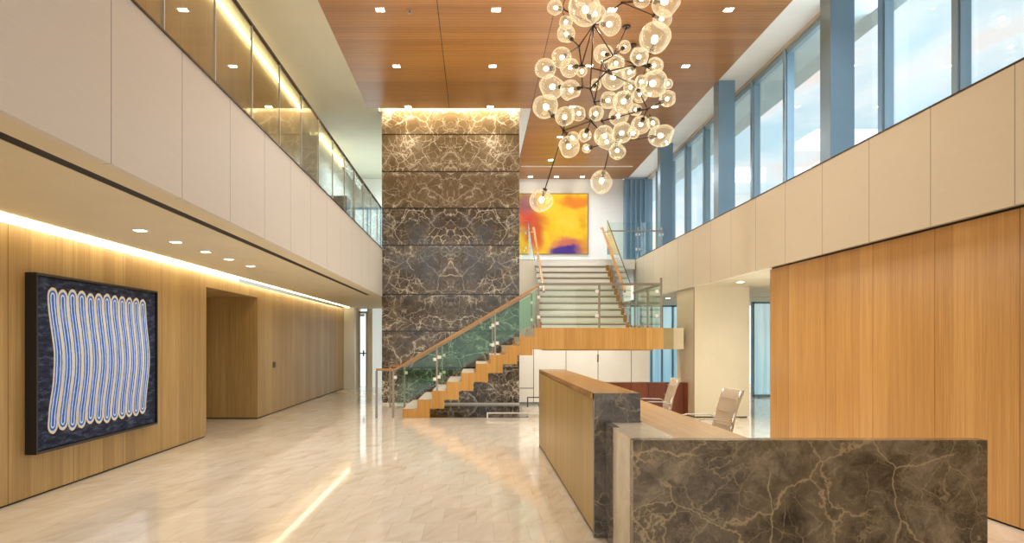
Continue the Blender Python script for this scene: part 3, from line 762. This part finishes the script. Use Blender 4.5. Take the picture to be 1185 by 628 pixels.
# ------------------------------------------------------------------ chairs
def make_chair(label):
    r = thing('office_chair', label, 'chair', (0, 0, 0), 'tan leather chairs behind the reception desk')
    # chair faces -X, sits at origin; seat back upright towards +X
    W = .27
    prof = [(.16, .40), (.20, .47), (.235, .60), (.262, .74), (.305, .88), (.355, 1.00)]
    bm = bmesh.new(); th = .03; rows = []
    for (x, z) in prof:
        ring = [bm.verts.new((x, -W, z)), bm.verts.new((x - .012, -W * .5, z)), bm.verts.new((x - .015, 0, z)), bm.verts.new((x - .012, W * .5, z)), bm.verts.new((x, W, z))]
        back = [bm.verts.new((v.co.x + th, v.co.y, v.co.z - .006)) for v in ring]
        rows.append((ring, back))
    for (a, b), (c, d) in zip(rows[:-1], rows[1:]):
        for i in range(4):
            bm.faces.new((a[i], a[i + 1], c[i + 1], c[i])).smooth = True; bm.faces.new((b[i + 1], b[i], d[i], d[i + 1])).smooth = True
        bm.faces.new((a[0], c[0], d[0], b[0])); bm.faces.new((a[4], b[4], d[4], c[4]))
    for (a, b), s in ((rows[0], 1), (rows[-1], -1)):
        for i in range(4): bm.faces.new((a[i], b[i], b[i + 1], a[i + 1]))
    bk = obj('backrest', bm, M_LEATH, r, bevel=.008)
    bm = bmesh.new(); n = len(prof)
    for (x, z) in prof[2:5]: tube(bm, (x - .016, -W + .02, z + .02), (x - .016, W - .02, z + .02), .003, n=6)
    obj('stitching', bm, M_LEATH, bk)
    bm = B((-.30, .20, -W + .01, W - .01, .425, .475))
    obj('seat', bm, M_LEATH, r, bevel=.02)
    for s in (-1, 1):
        y = s * (W + .012)
        pts = [Vector((.245, y, .60)), Vector((.25, y, .66)), Vector((.20, y, .69)), Vector((-.05, y, .695)), Vector((-.17, y, .675)), Vector((-.20, y, .64)), Vector((-.10, y, .44))]
        bm = bmesh.new()
        for a, b in zip(pts[:-1], pts[1:]): bar(bm, a, b, .035, .012, up=(0, 0, 1) if abs((b - a).z) < .03 else (1, 0, 0))
        obj('armrest', bm, M_CHROME, r, bevel=.003)
        bm = bmesh.new(); path_tube(bm, [Vector((.345, y - s * .03, .98)), Vector((.26, y - s * .02, .70)), Vector((.20, y - s * .02, .46)), Vector((-.1, y - s * .02, .43))], .011)
        obj('back_frame', bm, M_CHROME, r)
    bm = bmesh.new(); tube(bm, (0, 0, .12), (0, 0, .425), .028, .022, n=14); tube(bm, (0, 0, .385), (0, 0, .425), .09, .12, n=16)
    obj('column', bm, M_CHROME, r)
    for k in range(5):
        a = 2 * PI * k / 5 + .3; ex, ey = .28 * math.cos(a), .28 * math.sin(a)
        bm = bmesh.new(); bar(bm, (0.01 * math.cos(a), 0.01 * math.sin(a), .12), (ex, ey, .075), .04, .025)
        lg = obj('base_leg', bm, M_CHROME, r)
        bm = bmesh.new(); tube(bm, (ex - .02 * math.sin(a), ey + .02 * math.cos(a), .03), (ex + .02 * math.sin(a), ey - .02 * math.cos(a), .03), .03, n=14); tube(bm, (ex, ey, .03), (ex, ey, .075), .008, n=8)
        obj('caster', bm, M_BLACK, lg)
    return r
def copy_tree(o, parent=None):
    c = o.copy(); col.objects.link(c)
    if parent is not None: c.parent = parent
    for ch in [q for q in bpy.data.objects if q.parent == o]: copy_tree(ch, c)
    return c
ch = make_chair('tan leather office chair with chrome arms, the nearer of two behind the desk')
c2 = copy_tree(ch); c2['label'] = 'tan leather office chair with chrome arms, the farther one by the reddish credenza'
ch.location = (2.42, 7.93, 0); ch.rotation_euler = (0, 0, .02)
c2.location = (2.40, 10.2, 0); c2.rotation_euler = (0, 0, -.10)

# ------------------------------------------------------------------ chandelier
CANO = [(2.62, 12.8), (2.90, 13.6)]
cd = thing('chandelier', 'branching dark metal chandelier with many clear blown glass globes and warm bulbs', 'chandelier', (2.1, 11.6, 3.4))
for a in CANO:
    pass
globes = [(642.4, 8.9, 9.3), (676.6, 10, 18.5), (689, 15, 12), (654.9, 25.9, 8), (654.9, 39, 10.5), (649.7, 66.7, 12), (631, 79.7, 12), (659, 78, 11.5), (638.3, 100.4, 14.5),
    (660, 104.6, 12), (631, 122.5, 15), (673.5, 83, 6.5), (706, 28, 13.5), (742.8, -1, 10), (770.7, 2, 17), (766.6, 22, 11), (758.3, 43.5, 18.5), (722.7, 54.2, 7.5), (698.3, 62.1, 11.5),
    (739.7, 65, 11), (713, 73.5, 10), (757.3, 76, 10.5), (710, 90, 14), (756.3, 96.3, 16.5), (742, 95, 8), (772.8, 113.9, 9.5), (729, 101, 8.5), (740.7, 109.7, 9), (704.5, 116, 10.5), (721, 118, 12.5),
    (773, 97, 6), (653.5, 134.5, 11.5), (669.5, 131, 9), (658.3, 170, 12.5), (663, 160, 8), (676.8, 157, 8), (678.8, 171.7, 5.5), (626.3, 232.5, 13.8), (695.8, 210.5, 12.8), (735.7, 127, 7.5),
    (741.2, 144.6, 11), (755.7, 143, 7.5), (765.7, 156.8, 13), (720, 153.5, 12), (714.5, 174.6, 10), (716, 134, 11.5), (699, 157, 12), (733, 154, 7), (702, 164, 10), (690, 131, 9), (689, 98, 7), (728, 84, 8),
    (690, -22, 14), (725, -30, 15), (662, -25, 12), (755, -35, 14)]
hubs = {'a': (720, 3, 11.9), 'b': (670, 53.6, 11.5), 'c': (673, 76, 11.5), 'd': (701.7, 83, 11.2), 'e': (736, 75, 11.7), 'f': (748, 77, 11.9), 'g': (709.7, 64.5, 12.0), 'h': (697, 71.6, 12.1),
        'i': (674, 101, 11.9), 'j': (683, 102.6, 11.6), 'k': (687, 28.6, 11.8), 'l': (688, 117.5, 11.7), 'm': (683.6, 140, 11.4), 'n': (652.4, 151, 11.2), 'o': (707.4, 164.8, 11.3), 'p': (749, 126, 12.0),
        'q': (737, 100, 12.2), 'r': (697, 140, 12.2), 's': (715, -20, 11.6), 't': (650, 10, 11.7)}
HW = {k: P(*v) for k, v in hubs.items()}
edges = ['ak', 'kb', 'kc', 'bc', 'cd', 'de', 'ef', 'kg', 'gh', 'hd', 'ge', 'ci', 'ij', 'jd', 'jl', 'lm', 'mn', 'mo', 'lr', 'ro', 'dq', 'qp', 'hl', 'sa', 'tk', 'rp', 'kj']
bm = bmesh.new()
for e in edges:
    tube(bm, HW[e[0]], HW[e[1]], .011, n=8)
for k, p in HW.items(): bmesh.ops.create_icosphere(bm, subdivisions=2, radius=.026, matrix=Matrix.Translation(p))
obj('branch_frame', bm, M_BRASS, cd)
for i, (X, Y) in enumerate(CANO):
    bm = bmesh.new(); tube(bm, (X, Y, ZC - .025), (X, Y, ZC), .07, n=20)
    cp = obj('ceiling_canopy', bm, M_BRASS, cd)
    bm = bmesh.new()
    tgt = HW['g'] if i == 0 else HW['q']
    tube(bm, (X, Y, ZC - .025), tgt + Vector((0, 0, .0)), .009, n=8)
    obj('suspension_rod', bm, M_BRASS, cp)
bm = bmesh.new(); p = HW['s']; tube(bm, (p.x, p.y, ZC - .001), p, .014, n=8); tube(bm, (p.x, p.y, ZC - .03), (p.x, p.y, ZC), .06, n=20)
obj('suspension_rod', bm, M_BRASS, cd)
rg = random.Random(11)
gmesh = []
def globe_mesh(seed, str_):
    r = random.Random(seed); bm = bmesh.new(); bmesh.ops.create_icosphere(bm, subdivisions=4, radius=1.0)
    dirs = [(Vector((r.gauss(0, 1), r.gauss(0, 1), r.gauss(0, 1))).normalized(), r.uniform(.80, .93)) for _ in range(7)]
    for v in bm.verts:
        n = v.co.normalized(); s = 1.0
        for d, c in dirs:
            q = n.dot(d)
            if q > c: s = min(s, s * (c / q) ** 1.0)       # pressed flat facets of blown glass
        v.co = n * s
    for _ in range(2): bmesh.ops.smooth_vert(bm, verts=bm.verts[:], factor=.5, use_axis_x=True, use_axis_y=True, use_axis_z=True)
    for v in bm.verts: v.co.z *= str_
    for f in bm.faces: f.smooth = True
    return bm
for gi, (gx, gy_, gr) in enumerate(globes):
    # nearest hub in the picture; depth scatters around it
    best = min(hubs, key=lambda k: (hubs[k][0] - gx) ** 2 + (hubs[k][1] - gy_) ** 2 + (0 if ((hubs[k][0] - gx) ** 2 + (hubs[k][1] - gy_) ** 2) ** .5 > gr * .9 else 400))
    if gi == 37: best = 'n'
    if gi == 38: best = 'o'
    if gi == 42: best = 'o'
    if gi == 10: best = 'n'
    hy = hubs[best][2]
    Y = hy + rg.uniform(-.55, .55)
    if gr > 15: Y = hy - rg.uniform(.2, .6)
    if gi in (37, 38, 42, 10): Y = hy + .05
    c = P(gx, gy_, Y); r = gr * Y / F
    ctr = c
    d = (HW[best] - c); L = d.length; d.normalize()
    sw = c + d * r * .92
    g = bpy.data.objects.new('glass_globe', None)
    bmg = globe_mesh(gi, 1.25 if gi in (1, 42) else rg.uniform(.94, 1.08))
    q = d.to_track_quat('Z', 'Y').to_matrix().to_4x4()
    bmesh.ops.transform(bmg, verts=bmg.verts[:], matrix=Matrix.Translation(c) @ q @ Matrix.Diagonal((r, r, r, 1)))
    go = obj('glass_globe', bmg, M_GLOBE, cd, origin=c)
    bm = bmesh.new(); tube(bm, HW[best], sw, .009, n=8); obj('arm', bm, M_BRASS, cd)
    bm = bmesh.new(); tube(bm, sw + d * .03, sw - d * .035, .034, n=14); tube(bm, sw - d * .035, c + d * r * .35, .018, n=12)
    obj('socket', bm, M_BRASS, go, origin=c)
    bm = bmesh.new(); bc = c + d * r * .12; br = max(.028, r * .21)
    bmesh.ops.create_icosphere(bm, subdivisions=2, radius=br, matrix=Matrix.Translation(bc) @ q @ Matrix.Diagonal((1, 1, 1.35, 1)))
    for f_ in bm.faces: f_.smooth = True
    obj('bulb', bm, M_BULB, go, origin=c)

# ------------------------------------------------------------------ world and lamps
w = bpy.data.worlds.new('world'); sc.world = w; w.use_nodes = True; nt = w.node_tree; nt.nodes.clear()
wt = NT.__new__(NT); wt.t = nt; wt.m = None
wt.out = nt.nodes.new('ShaderNodeOutputWorld')
tc = nt.nodes.new('ShaderNodeTexCoord').outputs['Generated']
x, y, z = wt.sep(tc)
zz = wt.math('ADD', wt.math('ABSOLUTE', z), .12)
cv = wt.comb(wt.math('DIVIDE', x, zz), wt.math('MULTIPLY', wt.math('DIVIDE', y, zz), .45), wt.math('MULTIPLY', z, 3.5))
n1 = wt.noise(cv, 1.5, 5, .55, .6)
sky = wt.ramp(z, [(0.0, (.98, .90, .83)), (.30, (.92, .86, .83)), (.50, (.62, .80, .88)), (.85, (.36, .62, .80))])
cl = wt.ramp(n1, [(.36, (.42, .74, .86)), (.47, (.80, .92, .95)), (.57, (1.0, .74, .62))])
c = wt.mix(.68, sky, cl)
bg = nt.nodes.new('ShaderNodeBackground'); nt.links.new(c, bg.inputs[0]); bg.inputs[1].default_value = 1.12
nt.links.new(bg.outputs[0], wt.out.inputs[0])

WARM = (1, .93, .82); COOL = (.84, .93, 1.0)
area(0.2, -2.8, 3.6, 9.5, 6.6, 250, (1, .97, .92), (PI / 2, 0, 0))                   # unseen fill lamp added behind the camera
area(6.6, 11, 5.3, 26, 2.6, 700, COOL, (0, PI / 2, 0))                               # daylight through the right facade
area(.5, 9, 6.0, 5, 12, 110, WARM, (PI, 0, 0))                                       # unseen upward lamp added as bounce on the ceiling
area(-3.2, 8, 6.2, 1.0, 16, 14, WARM, (PI, 0, 0))  # unseen fill lamp under the left ceiling margin
area(3, 22.5, 6.6, 3, 2, 80, (.9, .96, 1), (0, 0, 0))  # unseen fill lamp over the far upper floor
area(2.5, 18.6, 6.6, 2, 2, 60, (1, .97, .92), (0, 0, 0))  # unseen fill lamp over the second flight
area(-3.2, 22, 6.5, 1.2, 4, 90, (.8, .93, 1), (0, 0, 0))  # unseen fill lamp at the far end of the upper left corridor
area(2.4, 15.7, 1.25, 2.6, .2, 26, WARM, (PI * .36, 0, 0))  # unseen lamp added under the landing to brighten the white joinery
area(3.0, 8.5, 2.4, 1.5, 5, 35, WARM, (0, 0, 0))  # unseen fill lamp above the desk chairs
area(-.61, 17.47, 7.25, 3.1, .1, 70, (1, .85, .6), (0, 0, 0))                        # cove above the marble

# ------------------------------------------------------------------ camera
cam = bpy.data.cameras.new('camera'); co = bpy.data.objects.new('camera', cam); col.objects.link(co)
co.location = (0, 0, H); co.rotation_euler = (PI / 2, 0, 0)
cam.sensor_width = 36; cam.sensor_fit = 'HORIZONTAL'; cam.lens = 36 * F / 1185
cam.shift_x = (592.5 - CX) / 1185; cam.shift_y = (CY - 314) / 1185
cam.clip_end = 300
sc.camera = co
for o in bpy.data.objects:
    if 'o' in o.keys(): del o['o']
sc.view_settings.view_transform = 'Standard'; sc.view_settings.look = 'None'; sc.view_settings.exposure = 0.22
cy = sc.cycles
cy.use_denoising = True; cy.max_bounces = 8; cy.diffuse_bounces = 4; cy.glossy_bounces = 4; cy.transmission_bounces = 4
cy.transparent_max_bounces = 32; cy.sample_clamp_indirect = 6.0; cy.caustics_reflective = False; cy.caustics_refractive = False
